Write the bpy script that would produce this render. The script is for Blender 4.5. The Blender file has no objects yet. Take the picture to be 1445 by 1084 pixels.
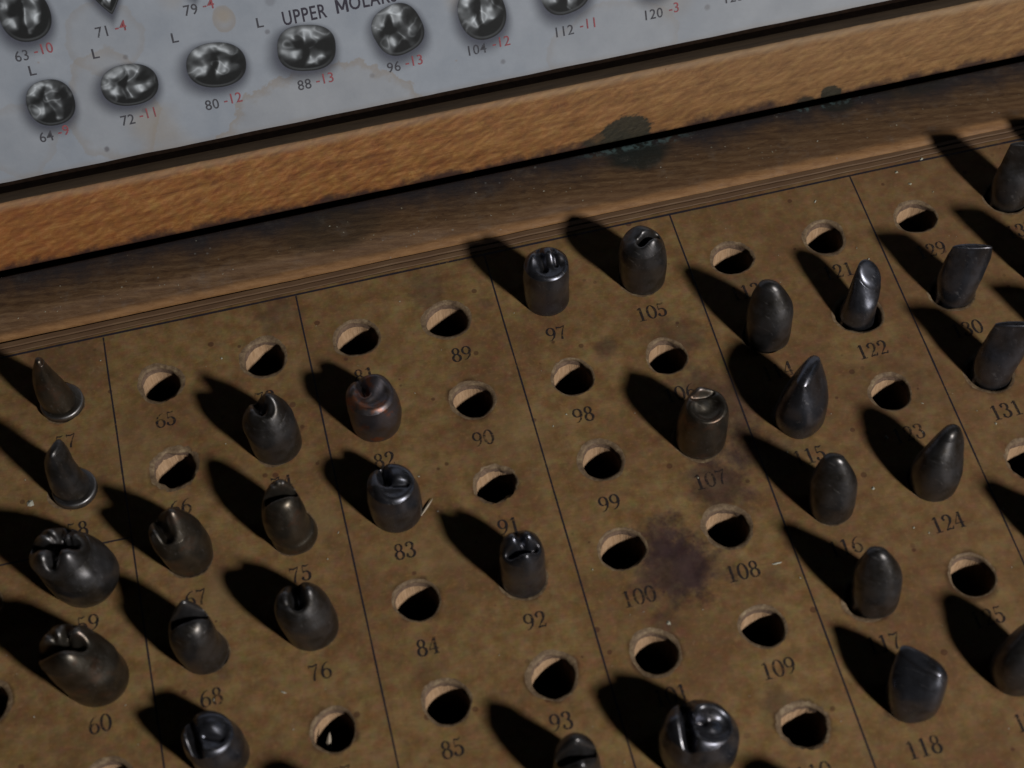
import bpy, bmesh, math, random
from mathutils import Vector, Matrix, noise
random.seed(7)
scn = bpy.context.scene
scn.unit_settings.system = 'METRIC'; scn.unit_settings.scale_length = 0.01      # one unit = 1 cm

# ------------------------------------------------------------------ camera
cd = bpy.data.cameras.new('camera'); cam = bpy.data.objects.new('camera', cd); scn.collection.objects.link(cam)
Rm = Matrix(((0.9710068, 0.2172507, -0.0997391), (-0.2365483, 0.8129862, -0.5320698), (-0.0345060, 0.5402366, 0.8408055)))
M4 = Rm.to_4x4(); M4.translation = Vector((2.60752, -16.28526, 23.40447)); cam.matrix_world = M4
cd.sensor_width = 36; cd.sensor_fit = 'HORIZONTAL'; cd.lens = 62.10; cd.clip_start = 0.5; cd.clip_end = 500
cd.dof.use_dof = True; cd.dof.focus_distance = 29.0; cd.dof.aperture_fstop = 0.27
scn.camera = cam
# ------------------------------------------------------------------ world and lamps
w = bpy.data.worlds.new('World'); scn.world = w; w.use_nodes = True
w.node_tree.nodes['Background'].inputs[0].default_value = (0.72, 0.85, 1.0, 1)
w.node_tree.nodes['Background'].inputs[1].default_value = 0.0006
EL, AZ = math.radians(35), math.radians(-56)
Ldir = Vector((math.cos(EL)*math.cos(AZ), math.cos(EL)*math.sin(AZ), math.sin(EL)))
def lamp(name, pos, target, size, power, col, size_y=None):
    ld = bpy.data.lights.new(name, 'AREA'); ld.energy = power; ld.color = col; ld.size = size
    ld.shape = 'DISK'
    if size_y: ld.shape = 'RECTANGLE'; ld.size_y = size_y
    lo = bpy.data.objects.new(name, ld); scn.collection.objects.link(lo)
    lo.location = pos; lo.rotation_euler = (Vector(target)-Vector(pos)).to_track_quat('-Z', 'Y').to_euler()
    lo['kind'] = 'structure'
    return lo
T0 = Vector((5.5, -3, 0))
lamp('key_lamp', T0 + Ldir*85, T0, 8.0, 46000, (1.0, 0.965, 0.91))
lamp('sheen_fill_lamp', T0 + Vector((52, 2, 34)), T0, 14, 330, (0.58, 0.76, 1.0), 22)  # dim bluish fill, added for the sheen on the metal
scn.view_settings.view_transform = 'Standard'; scn.view_settings.look = 'None'
scn.view_settings.exposure = 0; scn.view_settings.gamma = 1
scn.render.engine = 'CYCLES'; scn.cycles.diffuse_bounces = 0; scn.cycles.max_bounces = 6

# ------------------------------------------------------------------ helpers
def link(o, parent=None, mat=None):
    scn.collection.objects.link(o)
    if parent: o.parent = parent
    if mat is not None and o.type == 'MESH' and not o.data.materials: o.data.materials.append(mat)
    return o
def mesh_obj(name, verts, faces, mats, parent=None, smooth=False, fm=None):
    me = bpy.data.meshes.new(name); me.from_pydata([tuple(v) for v in verts], [], faces)
    for m in (mats if isinstance(mats, (list, tuple)) else [mats]): me.materials.append(m)
    if fm:
        for i, k in enumerate(fm): me.polygons[i].material_index = k
    if smooth:
        for pl in me.polygons: pl.use_smooth = True
    me.update()
    return link(bpy.data.objects.new(name, me), parent)
def empty(name, loc=(0, 0, 0)):
    o = bpy.data.objects.new(name, None); o.location = loc; o.empty_display_size = 0.3
    return link(o)
def tag(o, label=None, cat=None, group=None, kind=None):
    if label: o['label'] = label
    if cat: o['category'] = cat
    if group: o['group'] = group
    if kind: o['kind'] = kind
    return o

class NT:
    def __init__(s, name):
        s.m = bpy.data.materials.new(name); s.m.use_nodes = True; s.t = s.m.node_tree
        s.b = s.t.nodes['Principled BSDF']; s.out = s.t.nodes['Material Output']
        s.co = s.t.nodes.new('ShaderNodeTexCoord').outputs['Object']
    def n(s, ty, **kw):
        nd = s.t.nodes.new(ty)
        for k, v in kw.items(): setattr(nd, k, v)
        return nd
    def put(s, sock, v):
        if hasattr(v, 'is_output'): s.t.links.new(v, sock)
        elif v is not None: sock.default_value = v
    def mapping(s, scale=(1, 1, 1), rot=(0, 0, 0), loc=(0, 0, 0), co=None):
        n = s.n('ShaderNodeMapping'); s.put(n.inputs[0], co or s.co)
        n.inputs['Scale'].default_value = scale; n.inputs['Rotation'].default_value = rot; n.inputs['Location'].default_value = loc
        return n.outputs[0]
    def rmap(s, rot, scale):
        a = s.n('ShaderNodeMapping'); s.put(a.inputs[0], s.co); a.inputs['Rotation'].default_value = (0, 0, rot)
        b = s.n('ShaderNodeMapping'); s.put(b.inputs[0], a.outputs[0]); b.inputs['Scale'].default_value = scale
        return b.outputs[0]
    def noise(s, scale, detail=4, rough=0.55, co=None, dist=0, color=False):
        n = s.n('ShaderNodeTexNoise'); s.put(n.inputs['Vector'], co or s.co)
        n.inputs['Scale'].default_value = scale; n.inputs['Detail'].default_value = detail
        n.inputs['Roughness'].default_value = rough; n.inputs['Distortion'].default_value = dist
        return n.outputs[1 if color else 0]
    def ramp(s, f, stops):
        n = s.n('ShaderNodeValToRGB'); s.put(n.inputs[0], f); el = n.color_ramp.elements
        while len(el) < len(stops): el.new(0.5)
        for e, (p, c) in zip(el, stops):
            e.position = p; e.color = c if isinstance(c, tuple) else (c, c, c, 1)
        return n.outputs[0]
    def mix(s, f, a, b, mode='MIX'):
        n = s.n('ShaderNodeMix', data_type='RGBA', blend_type=mode); s.put(n.inputs[0], f)
        s.put(n.inputs[6], a); s.put(n.inputs[7], b); return n.outputs[2]
    def math(s, op, a, b=None, c=None, clamp=False):
        n = s.n('ShaderNodeMath', operation=op, use_clamp=clamp); s.put(n.inputs[0], a); s.put(n.inputs[1], b)
        if c is not None: s.put(n.inputs[2], c)
        return n.outputs[0]
    def sep(s, co=None):
        n = s.n('ShaderNodeSeparateXYZ'); s.put(n.inputs[0], co or s.co); return n.outputs
    def smooth(s, v, a, b):          # a -> 0, b -> 1
        n = s.n('ShaderNodeMapRange', interpolation_type='SMOOTHSTEP'); s.put(n.inputs[0], v)
        n.inputs[1].default_value = a; n.inputs[2].default_value = b; return n.outputs[0]
    def spot(s, x, y, r, soft=0.5, wob=None, sx=1, sy=1, co=None, amp=1.3):
        v = s.mapping((sx, sy, 0), (0, 0, 0), (-x*sx, -y*sy, 0), co)
        n = s.n('ShaderNodeVectorMath', operation='LENGTH'); s.put(n.inputs[0], v)
        d = n.outputs['Value']
        if wob is not None: d = s.math('ADD', d, s.math('MULTIPLY', s.math('SUBTRACT', wob, 0.5), r*amp))
        n = s.n('ShaderNodeMapRange', interpolation_type='SMOOTHSTEP'); s.put(n.inputs[0], d)
        n.inputs[1].default_value = r*(1+soft); n.inputs[2].default_value = r*(1-soft)
        return n.outputs[0]
    def bump(s, h, strength=0.3, dist=0.02, prev=None):
        n = s.n('ShaderNodeBump'); s.put(n.inputs['Height'], h); n.inputs['Strength'].default_value = strength
        n.inputs['Distance'].default_value = dist
        if prev is not None: s.put(n.inputs['Normal'], prev)
        return n.outputs[0]
    def fin(s, col=None, rough=None, metal=None, normal=None, spec=None, coat=None):
        s.put(s.b.inputs['Base Color'], col); s.put(s.b.inputs['Roughness'], rough); s.put(s.b.inputs['Metallic'], metal)
        if normal is not None: s.put(s.b.inputs['Normal'], normal)
        if spec is not None: s.put(s.b.inputs['Specular IOR Level'], spec)
        if coat is not None: s.put(s.b.inputs['Coat Weight'], coat)
        return s.m
def C(r, g, b): return (r, g, b, 1)

# ------------------------------------------------------------------ materials
def board_material():
    k = NT('varnished_brown_board')
    big = k.noise(0.55, 5, 0.6); mid = k.noise(3.2, 6, 0.62); fine = k.noise(14, 5, 0.7); hue = k.noise(7, 3, 0.6, color=True)
    c = k.mix(k.smooth(mid, 0.27, 0.73), C(.225, .124, .050), C(.360, .232, .106))
    c = k.mix(k.math('MULTIPLY', k.smooth(big, 0.42, 0.68), 0.62), c, C(.185, .092, .046))
    c = k.mix(k.math('MULTIPLY', k.smooth(fine, 0.5, 0.75), 0.45), c, C(.39, .27, .12))
    fib = k.noise(4, 6, .7, k.rmap(.12, (1.2, 11, 1)))
    c = k.mix(k.math('MULTIPLY', k.smooth(fib, .48, .70), .35), c, C(.150, .085, .036))
    c = k.mix(0.30, c, hue, 'OVERLAY')
    c = k.mix(k.math('MULTIPLY', k.smooth(k.sep()[0], 7, 15), .35), c, C(.20, .105, .062))
    # small dark freckles and reddish dots
    v = k.n('ShaderNodeTexVoronoi'); k.put(v.inputs['Vector'], k.co); v.inputs['Scale'].default_value = 2.2; v.inputs['Randomness'].default_value = 1
    sz = k.math('MULTIPLY', k.smooth(k.noise(1.3, 2), 0.36, 0.62), 0.10)
    dot = k.smooth(k.math('SUBTRACT', v.outputs['Distance'], sz), 0.02, 0.0)
    c = k.mix(k.math('MULTIPLY', dot, 0.62), c, C(.085, .032, .024))
    v2 = k.n('ShaderNodeTexVoronoi'); k.put(v2.inputs['Vector'], k.mapping(loc=(3, 7, 0))); v2.inputs['Scale'].default_value = 3.3
    sz2 = k.math('MULTIPLY', k.smooth(k.noise(1.1, 2, co=k.mapping(loc=(9, 2, 0))), 0.5, 0.75), 0.16)
    c = k.mix(k.math('MULTIPLY', k.smooth(k.math('SUBTRACT', v2.outputs['Distance'], sz2), 0.05, 0.0), 0.35), c, C(.072, .034, .022))
    # purple-black ink and water stains
    wob = k.noise(2.6, 5, 0.65)
    for x, y, r, a in ((6.92, -5.2, .60, .9), (6.85, -4.75, .35, .8), (7.25, -5.3, .38, .75), (7.98, -4.05, .46, .8), (8.3, -2.75, .72, .62), (8.55, -3.6, .45, .5), (8.15, -1.38, .40, .5),
                       (4.47, .62, .30, .5), (6.97, -1.2, .17, .6), (9.0, -3.7, .42, .35), (2.01, .80, .33, .45), (9.2, -.7, .5, .35),
                       (6.5, -6.05, .16, .5), (7.9, -6.3, .18, .4), (12.5, -.1, .16, .5), (12.9, -4.9, .6, .25), (3.1, -6.0, .25, .28), (-1.4, .8, .5, .22),
                       (7.7, -7.6, .22, .5), (5.35, .12, .1, .4), (.2, -5.2, .15, .35), (8.3, -5.8, .2, .3), (11.2, -3.2, .7, .22)):
        c = k.mix(k.math('MULTIPLY', k.spot(x, y, r, .55, wob, amp=2.6), a*.85), c, k.mix(k.smooth(mid, .3, .7), C(.030, .016, .024), C(.075, .045, .050)))
    for x, y, r, a in ((2.35, -.5, .35, .25), (-.5, -1.2, .5, .2), (5.3, -2.4, .5, .2), (.45, -3.9, .35, .35), (1.95, -3.1, .3, .4), (3.6, -4.1, .4, .2), (10.9, -7.2, .5, .2)):
        c = k.mix(k.math('MULTIPLY', k.spot(x, y, r, .6, wob), a), c, C(.36, .255, .13))
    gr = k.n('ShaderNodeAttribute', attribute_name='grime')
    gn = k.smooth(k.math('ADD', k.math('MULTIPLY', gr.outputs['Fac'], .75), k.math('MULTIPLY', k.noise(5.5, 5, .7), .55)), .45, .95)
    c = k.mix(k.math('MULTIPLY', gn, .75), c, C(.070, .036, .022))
    # grime towards the rear edge
    s = k.sep()
    c = k.mix(k.math('MULTIPLY', k.smooth(k.math('ADD', s[1], k.math('MULTIPLY', wob, .5)), 1.15, 1.75), .45), c, C(.055, .030, .018))
    c = k.mix(k.math('MULTIPLY', k.smooth(k.noise(2.1, 7, .75, k.mapping(loc=(5, 1, 0))), .60, .72), .32), c, C(.42, .30, .17))
    # fine scratches
    sc = k.noise(9, 3, .6, k.mapping((0.35, 5, 1), (0, 0, 1.1)))
    c = k.mix(k.math('MULTIPLY', k.smooth(sc, .70, .76), .25), c, C(.36, .27, .16))
    h = k.math('ADD', k.math('MULTIPLY', mid, .6), k.math('MULTIPLY', fine, .5))
    nr = k.bump(h, .22, .03)
    nr = k.bump(k.noise(1.1, 3), .25, .12, nr)
    return k.fin(c, k.ramp(k.noise(5, 4), [(.3, .46), (.7, .68)]), 0, nr, .16)
M_board = board_material()
k = NT('worn_hole_edge'); M_lip = k.fin(k.ramp(k.noise(9, 5, .7), [(.32, C(.12, .075, .045)), (.55, C(.25, .17, .10)), (.75, C(.42, .33, .20))]), .7, 0, k.bump(k.noise(16, 4), .5, .02))
k = NT('bored_wood'); M_bore = k.fin(k.ramp(k.noise(4, 5, .65, k.mapping((6, 6, .8))), [(.3, C(.50, .30, .165)), (.7, C(.74, .49, .30))]), .75, 0, k.bump(k.noise(6, 5, .7, k.mapping((7, 7, .6))), .6, .03))
k = NT('bored_fibre_edge'); M_bore2 = k.fin(k.ramp(k.noise(14, 5, .7), [(.3, C(.13, .08, .055)), (.7, C(.30, .20, .14))]), .8, 0, k.bump(k.noise(25, 4), .6, .02))
k = NT('plain_dark_wood'); M_dark = k.fin(k.ramp(k.noise(3, 4, .6, k.mapping((.5, 5, 5))), [(.3, C(.018, .012, .008)), (.7, C(.035, .022, .014))]), .8, 0)
k = NT('gap_shade_black'); M_gap_shade = k.fin(k.ramp(k.noise(8, 3), [(.3, C(.012, .007, .005)), (.7, C(.026, .015, .010))]), .9, 0, spec=.1)  # near-black that paints the shade inside narrow gaps

def ink(name, col, lo, hi):
    k = NT(name)
    tr = k.n('ShaderNodeBsdfTransparent'); mx = k.n('ShaderNodeMixShader')
    n1 = k.noise(22, 4, .7); n2 = k.noise(2.2, 3)
    f = k.smooth(k.math('ADD', k.math('MULTIPLY', n1, .62), k.math('MULTIPLY', n2, .38)), lo, hi)
    k.fin(col, .6, 0, spec=.2)
    k.t.links.new(f, mx.inputs[0]); k.t.links.new(tr.outputs[0], mx.inputs[1]); k.t.links.new(k.b.outputs[0], mx.inputs[2])
    k.t.links.new(mx.outputs[0], k.out.inputs[0]); return k.m
M_ink = ink('worn_black_ink', C(.036, .029, .030), .32, .56)
M_line = ink('dark_blue_ruled_ink', C(.030, .026, .036), .28, .50)
M_cink = ink('grey_chart_ink', C(.10, .10, .12), .26, .54)
M_cbold = ink('dark_chart_ink', C(.065, .060, .085), .20, .44)
M_cred = ink('red_chart_ink', C(.42, .13, .15), .24, .54)

def rim_material():
    k = NT('grimy_dark_oak_rail')
    s = k.sep()
    wv = k.n('ShaderNodeTexWave', wave_type='BANDS', bands_direction='Y'); k.put(wv.inputs['Vector'], k.rmap(.16, (.4, 1, 1)))
    wv.inputs['Scale'].default_value = 2.2; wv.inputs['Distortion'].default_value = 6; wv.inputs['Detail'].default_value = 4; wv.inputs['Detail Scale'].default_value = 1.1; wv.inputs['Detail Roughness'].default_value = .6
    grain = k.math('ADD', k.math('MULTIPLY', wv.outputs['Fac'], .10), k.math('MULTIPLY', k.noise(3.6, 7, .72, k.rmap(.16, (.8, 3.6, 3)), .8), .90))
    wob = k.noise(1.6, 5, .65)
    fleck = k.noise(6, 5, .7, k.mapping((1, 4, 1), (0, 0, .25)))
    c = k.ramp(grain, [(.34, C(.080, .042, .022)), (.50, C(.135, .076, .038)), (.66, C(.20, .122, .064))])
    c = k.mix(k.math('MULTIPLY', k.smooth(fleck, .5, .72), .4), c, C(.165, .105, .06))
    # warmer worn strip along the near edge, its lit highlight painted in
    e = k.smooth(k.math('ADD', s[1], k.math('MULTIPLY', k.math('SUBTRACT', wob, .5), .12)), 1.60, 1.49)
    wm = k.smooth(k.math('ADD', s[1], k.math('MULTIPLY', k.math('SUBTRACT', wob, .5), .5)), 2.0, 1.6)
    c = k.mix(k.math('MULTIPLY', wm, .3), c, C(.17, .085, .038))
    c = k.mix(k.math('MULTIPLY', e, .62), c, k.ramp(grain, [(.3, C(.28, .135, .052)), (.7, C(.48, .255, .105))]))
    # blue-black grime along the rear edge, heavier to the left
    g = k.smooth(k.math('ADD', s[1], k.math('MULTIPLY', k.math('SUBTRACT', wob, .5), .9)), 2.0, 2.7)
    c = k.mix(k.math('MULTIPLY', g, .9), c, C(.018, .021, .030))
    for x, y, r, a, sx in ((8.55, 2.42, .30, .9, .6), (12.2, 2.62, .2, .7, .7), (13.6, 2.65, .25, .4, .4), (3.2, 2.2, .4, .4, .5)):
        c = k.mix(k.math('MULTIPLY', k.spot(x, y, r, .3, wob, sx, 1), a), c, C(.016, .022, .020))
    # verdigris
    vg = k.math('MULTIPLY', k.spot(8.6, 2.66, .10, .6, wob, .11, 1), k.smooth(k.noise(9, 4), .42, .6))
    vg2 = k.math('MULTIPLY', k.spot(12.0, 2.66, .08, .6, wob, .12, 1), k.smooth(k.noise(10, 4), .48, .62))
    c = k.mix(k.math('MULTIPLY', k.math('MAXIMUM', vg, vg2), .65), c, C(.13, .21, .22))
    # pale dust specks
    v = k.n('ShaderNodeTexVoronoi'); k.put(v.inputs['Vector'], k.co); v.inputs['Scale'].default_value = 6.5
    sz = k.math('MULTIPLY', k.smooth(k.noise(1.4, 3), .47, .66), .12)
    c = k.mix(k.math('MULTIPLY', k.smooth(k.math('SUBTRACT', v.outputs['Distance'], sz), .03, 0.), .30), c, C(.36, .36, .34))
    c = k.mix(k.math('MULTIPLY', k.smooth(k.noise(1.9, 6, .75, k.mapping(loc=(2, 8, 0))), .52, .72), .22), c, C(.22, .20, .18))
    nr = k.bump(grain, .35, .04); nr = k.bump(fleck, .25, .02, nr)
    return k.fin(c, k.ramp(wob, [(.3, .5), (.7, .75)]), 0, nr, .3)
M_rim = rim_material()

def lid_material():
    k = NT('orange_brown_oak')
    s = k.sep()
    wob = k.noise(2.0, 5, .65)
    # diagonal ripple figure of the wood
    wv = k.n('ShaderNodeTexWave', wave_type='BANDS', bands_direction='Y'); k.put(wv.inputs['Vector'], k.rmap(-.36, (.55, 1, 1)))
    wv.inputs['Scale'].default_value = 2.5; wv.inputs['Distortion'].default_value = 5.5; wv.inputs['Detail'].default_value = 4; wv.inputs['Detail Scale'].default_value = 1.6; wv.inputs['Detail Roughness'].default_value = .62
    rip = k.math('ADD', k.math('MULTIPLY', wv.outputs['Fac'], .10), k.math('MULTIPLY', k.noise(2.5, 7, .72, k.rmap(-.30, (1.0, 2.6, 2)), .8), .90))
    lg = k.noise(2.0, 7, .7, k.mapping((.22, 5.5, 2)), .6)
    rip = k.math('ADD', k.math('MULTIPLY', rip, .60), k.math('MULTIPLY', lg, .40))
    fine = k.noise(5, 5, .7, k.rmap(-.45, (1.3, 3.4, 2)))
    c = k.ramp(rip, [(.38, C(.175, .062, .019)), (.50, C(.32, .135, .039)), (.63, C(.49, .245, .084))])
    c = k.mix(k.math('MULTIPLY', k.smooth(fine, .42, .72), .5), c, C(.24, .105, .045))
    c = k.mix(.2, c, k.noise(6, 3, color=True), 'OVERLAY')
    # greyer and paler towards the right
    c = k.mix(k.math('MULTIPLY', k.smooth(s[0], 3.0, 12.5), .65), c, k.ramp(rip, [(.3, C(.17, .090, .040)), (.7, C(.40, .245, .110))]))
    c = k.mix(k.math('MULTIPLY', k.smooth(s[0], 2.0, -3.0), .22), c, C(.40, .12, .035))
    # rubbed pale top arris
    top = k.smooth(k.math('ADD', s[1], k.math('MULTIPLY', wob, .16)), 1.12, 1.26)
    c = k.mix(k.math('MULTIPLY', top, .35), c, C(.50, .38, .26))
    # grimy lower edge
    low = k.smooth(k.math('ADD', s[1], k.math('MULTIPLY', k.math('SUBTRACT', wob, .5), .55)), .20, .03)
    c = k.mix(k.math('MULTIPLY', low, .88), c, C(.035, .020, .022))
    for x, y, r, sx, a in ((8.5, .20, .27, .60, .97), (8.15, .08, .20, .5, .8), (12.15, .08, .155, .8, .95), (11.7, .02, .1, .5, .7)):
        c = k.mix(k.math('MULTIPLY', k.spot(x, y, r, .12, k.math('ADD', k.math('MULTIPLY', wob, .6), k.math('MULTIPLY', fine, .4)), sx, 1, amp=2.0), a), c, k.ramp(fine, [(.3, C(.020, .020, .016)), (.7, C(.060, .054, .036))]))
    v = k.n('ShaderNodeTexVoronoi'); k.put(v.inputs['Vector'], k.co); v.inputs['Scale'].default_value = 3.0
    sz = k.math('MULTIPLY', k.smooth(k.noise(1.4, 3), .5, .7), .09)
    c = k.mix(k.math('MULTIPLY', k.smooth(k.math('SUBTRACT', v.outputs['Distance'], sz), .02, 0.), .6), c, C(.09, .035, .02))
    nr = k.bump(rip, .4, .05); nr = k.bump(fine, .3, .02, nr)
    return k.fin(c, .62, 0, nr, .3)
M_lid = lid_material()
k = NT('oak_ledge_dimmed'); M_ledge = k.fin(k.ramp(k.noise(2.5, 5, .6, k.mapping((.5, 4, 4))), [(.3, C(.080, .050, .027)), (.7, C(.15, .098, .055))]), .7, 0, k.bump(k.noise(6, 4), .3, .02))  # inner ledge face, its dimness under grazing light put into the colour

def chart_material():
    k = NT('aged_white_card')
    wob = k.noise(1.4, 5, .6); fine = k.noise(11, 5, .7)
    c = k.ramp(k.noise(1.1, 5, .6), [(.30, C(.350, .395, .475)), (.70, C(.45, .495, .575))])
    c = k.mix(k.math('MULTIPLY', k.smooth(fine, .35, .75), .22), c, C(.37, .40, .47))
    # brown water stains: tide lines with a pale inside
    def tide(x, y, r, a, sx=1, sy=1, w=.07):
        v = k.mapping((sx, sy, 0), (0, 0, 0), (-x*sx, -y*sy, 0))
        n = k.n('ShaderNodeVectorMath', operation='LENGTH'); k.put(n.inputs[0], v)
        d = k.math('ADD', n.outputs['Value'], k.math('MULTIPLY', k.math('SUBTRACT', wob, .5), r*.8))
        ring = k.math('MULTIPLY', k.smooth(d, r+w*.5, r), k.smooth(d, r-w*2.2, r))
        body = k.smooth(d, r, r-.15)
        return k.math('MULTIPLY', ring, a), k.math('MULTIPLY', body, a*.28)
    for (x, y, r, a, sx, sy) in ((2.22, 3.35, .22, .45, 1.3, 1), (3.45, 1.15, 1.25, .5, .75, 1.15), (.15, 2.25, .75, .33, 1, .8), (.35, 3.4, .6, .22, 1, 1), (-1.5, 2.0, .6, .2, 1, 1), (8.6, 1.5, .8, .2, .7, 1), (6.3, 3.6, .7, .2, 1, 1)):
        ring, body = tide(x, y, r, a, sx, sy)
        c = k.mix(body, c, C(.46, .40, .33)); c = k.mix(ring, c, C(.36, .29, .22))
    for x, y, r, a in ((.75, 1.85, .35, .35), (.95, 1.4, .3, .25), (2.22, 3.4, .12, .5), (4.0, 3.75, .2, .4), (6.1, 2.9, .25, .3), (9.6, 2.2, .35, .2), (1.5, 3.9, .2, .2)):
        c = k.mix(k.math('MULTIPLY', k.spot(x, y, r, .6, wob), a), c, C(.42, .33, .22))
    for x, y, r, a in ((-.13, 1.57, .045, .7), (-1.15, 2.6, .04, .6), (.62, 2.1, .04, .4), (4.4, 1.9, .04, .3), (6.6, 1.68, .04, .5), (.55, 3.05, .04, .5), (2.85, 3.0, .04, .5), (10.2, 1.9, .05, .5), (3.0, 3.5, .08, .3)):
        c = k.mix(k.math('MULTIPLY', k.spot(x, y, r, .5, fine), a), c, C(.13, .12, .14))
    v = k.n('ShaderNodeTexVoronoi'); k.put(v.inputs['Vector'], k.co); v.inputs['Scale'].default_value = 2.6
    sz = k.math('MULTIPLY', k.smooth(k.noise(1.6, 3), .5, .72), .10)
    c = k.mix(k.math('MULTIPLY', k.smooth(k.math('SUBTRACT', v.outputs['Distance'], sz), .03, 0.), .4), c, C(.36, .27, .22))
    s = k.sep()
    c = k.mix(k.math('MULTIPLY', k.smooth(k.math('ADD', s[1], k.math('MULTIPLY', wob, .1)), 1.52, 1.38), .4), c, C(.34, .29, .25))
    c = k.mix(k.math('MULTIPLY', k.smooth(s[0], 5, 14), .25), c, C(.50, .47, .44))
    return k.fin(c, .6, 0, k.bump(k.noise(3, 4), .15, .05), .3)
M_chart = chart_material()

def print_material():
    k = NT('printed_halftone_picture')
    a = k.n('ShaderNodeAttribute', attribute_name='tone')
    tr = k.n('ShaderNodeBsdfTransparent'); mx = k.n('ShaderNodeMixShader')
    c = k.mix(.25, a.outputs['Color'], k.noise(14, 4, .7), 'OVERLAY')
    k.fin(c, .5, 0, spec=.3)
    k.t.links.new(a.outputs['Alpha'], mx.inputs[0]); k.t.links.new(tr.outputs[0], mx.inputs[1]); k.t.links.new(k.b.outputs[0], mx.inputs[2])
    k.t.links.new(mx.outputs[0], k.out.inputs[0]); return k.m
M_print = print_material()

def metal(name, base, warm, rust=0.0, r0=.28, r1=.52):
    k = NT(name)
    n1 = k.noise(2.4, 5, .6); n2 = k.noise(9, 5, .7); n3 = k.noise(5, 4, .6, k.mapping((1, 1, .25)))
    c = k.mix(k.smooth(n1, .40, .66), base, warm)
    c = k.mix(k.math('MULTIPLY', k.smooth(n2, .55, .75), .5), c, C(base[0]*.45, base[1]*.42, base[2]*.42))
    if rust:
        c = k.mix(k.math('MULTIPLY', k.smooth(k.noise(3.4, 4, .6, k.mapping(loc=(4, 1, 2))), .52, .66), rust), c, C(.36, .13, .06))
    rg = k.ramp(k.math('ADD', k.math('MULTIPLY', n3, .6), k.math('MULTIPLY', n2, .4)), [(.32, r0), (.68, r1)])
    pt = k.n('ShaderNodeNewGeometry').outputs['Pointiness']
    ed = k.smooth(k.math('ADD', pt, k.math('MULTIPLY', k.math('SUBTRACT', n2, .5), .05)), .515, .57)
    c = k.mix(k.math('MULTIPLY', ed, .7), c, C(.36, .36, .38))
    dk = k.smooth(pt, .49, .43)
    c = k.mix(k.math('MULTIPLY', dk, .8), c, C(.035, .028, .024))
    scr = k.noise(7, 3, .6, k.rmap(.8, (.6, 7, 2)))
    c = k.mix(k.math('MULTIPLY', k.smooth(scr, .62, .70), .5), c, C(.26, .25, .25))
    rg = k.mix(k.smooth(scr, .6, .7), rg, C(.5, .5, .5))
    nr = k.bump(scr, .10, .01); nr = k.bump(n2, .05, .02, nr); nr = k.bump(n3, .05, .03, nr)
    return k.fin(c, rg, .88, nr, .5)
M_steel = metal('dark_worn_steel', C(.125, .122, .130), C(.068, .060, .052))
M_blue = metal('blued_steel', C(.135, .142, .175), C(.082, .078, .085), 0, .22, .40)
M_brown = metal('browned_steel', C(.125, .110, .092), C(.080, .066, .050), .15, .30, .48)
M_rusty = metal('rust_tinted_steel', C(.15, .14, .165), C(.14, .105, .085), .8, .30, .5)
MATS = {'s': M_steel, 'b': M_blue, 'n': M_brown, 'r': M_rusty}

# ------------------------------------------------------------------ numbered board with bored holes
PX, PY = 1.5816, 1.6
COLS, ROWS = range(-4, 13), range(0, 8)
NAMES = {c: i for i, c in enumerate('ABCDEFGHIJKL')}           # A is the column of 57..64
off = {('B', 0): (-.02, -.02), ('B', 1): (-.01, -.03), ('C', 0): (.08, .04), ('C', 4): (.01, -.04), ('D', 0): (.01, .03), ('D', 3): (-.02, .03), ('D', 4): (.06, -.03),
       ('E', 0): (-.09, 0), ('E', 1): (-.03, 0), ('E', 2): (-.04, .04), ('E', 4): (.03, -.02), ('F', 1): (.01, .01), ('F', 2): (.05, .03), ('F', 3): (-.05, .08), ('F', 4): (-.04, -.04),
       ('G', 1): (-.03, 0), ('G', 3): (-.02, .04), ('G', 4): (-.01, -.04), ('G', 5): (.07, -.02), ('H', 0): (-.03, -.02), ('I', 0): (-.02, -.01), ('I', 2): (-.02, .06), ('I', 4): (.02, -.03)}
OFF = {(NAMES[a]-1, r): v for (a, r), v in off.items()}
def cell(c, r): return c*PX, -r*PY
def hole_centre(c, r):
    x, y = cell(c, r); dx, dy = OFF.get((c, r), (0, 0)); return x+dx, y+dy
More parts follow.
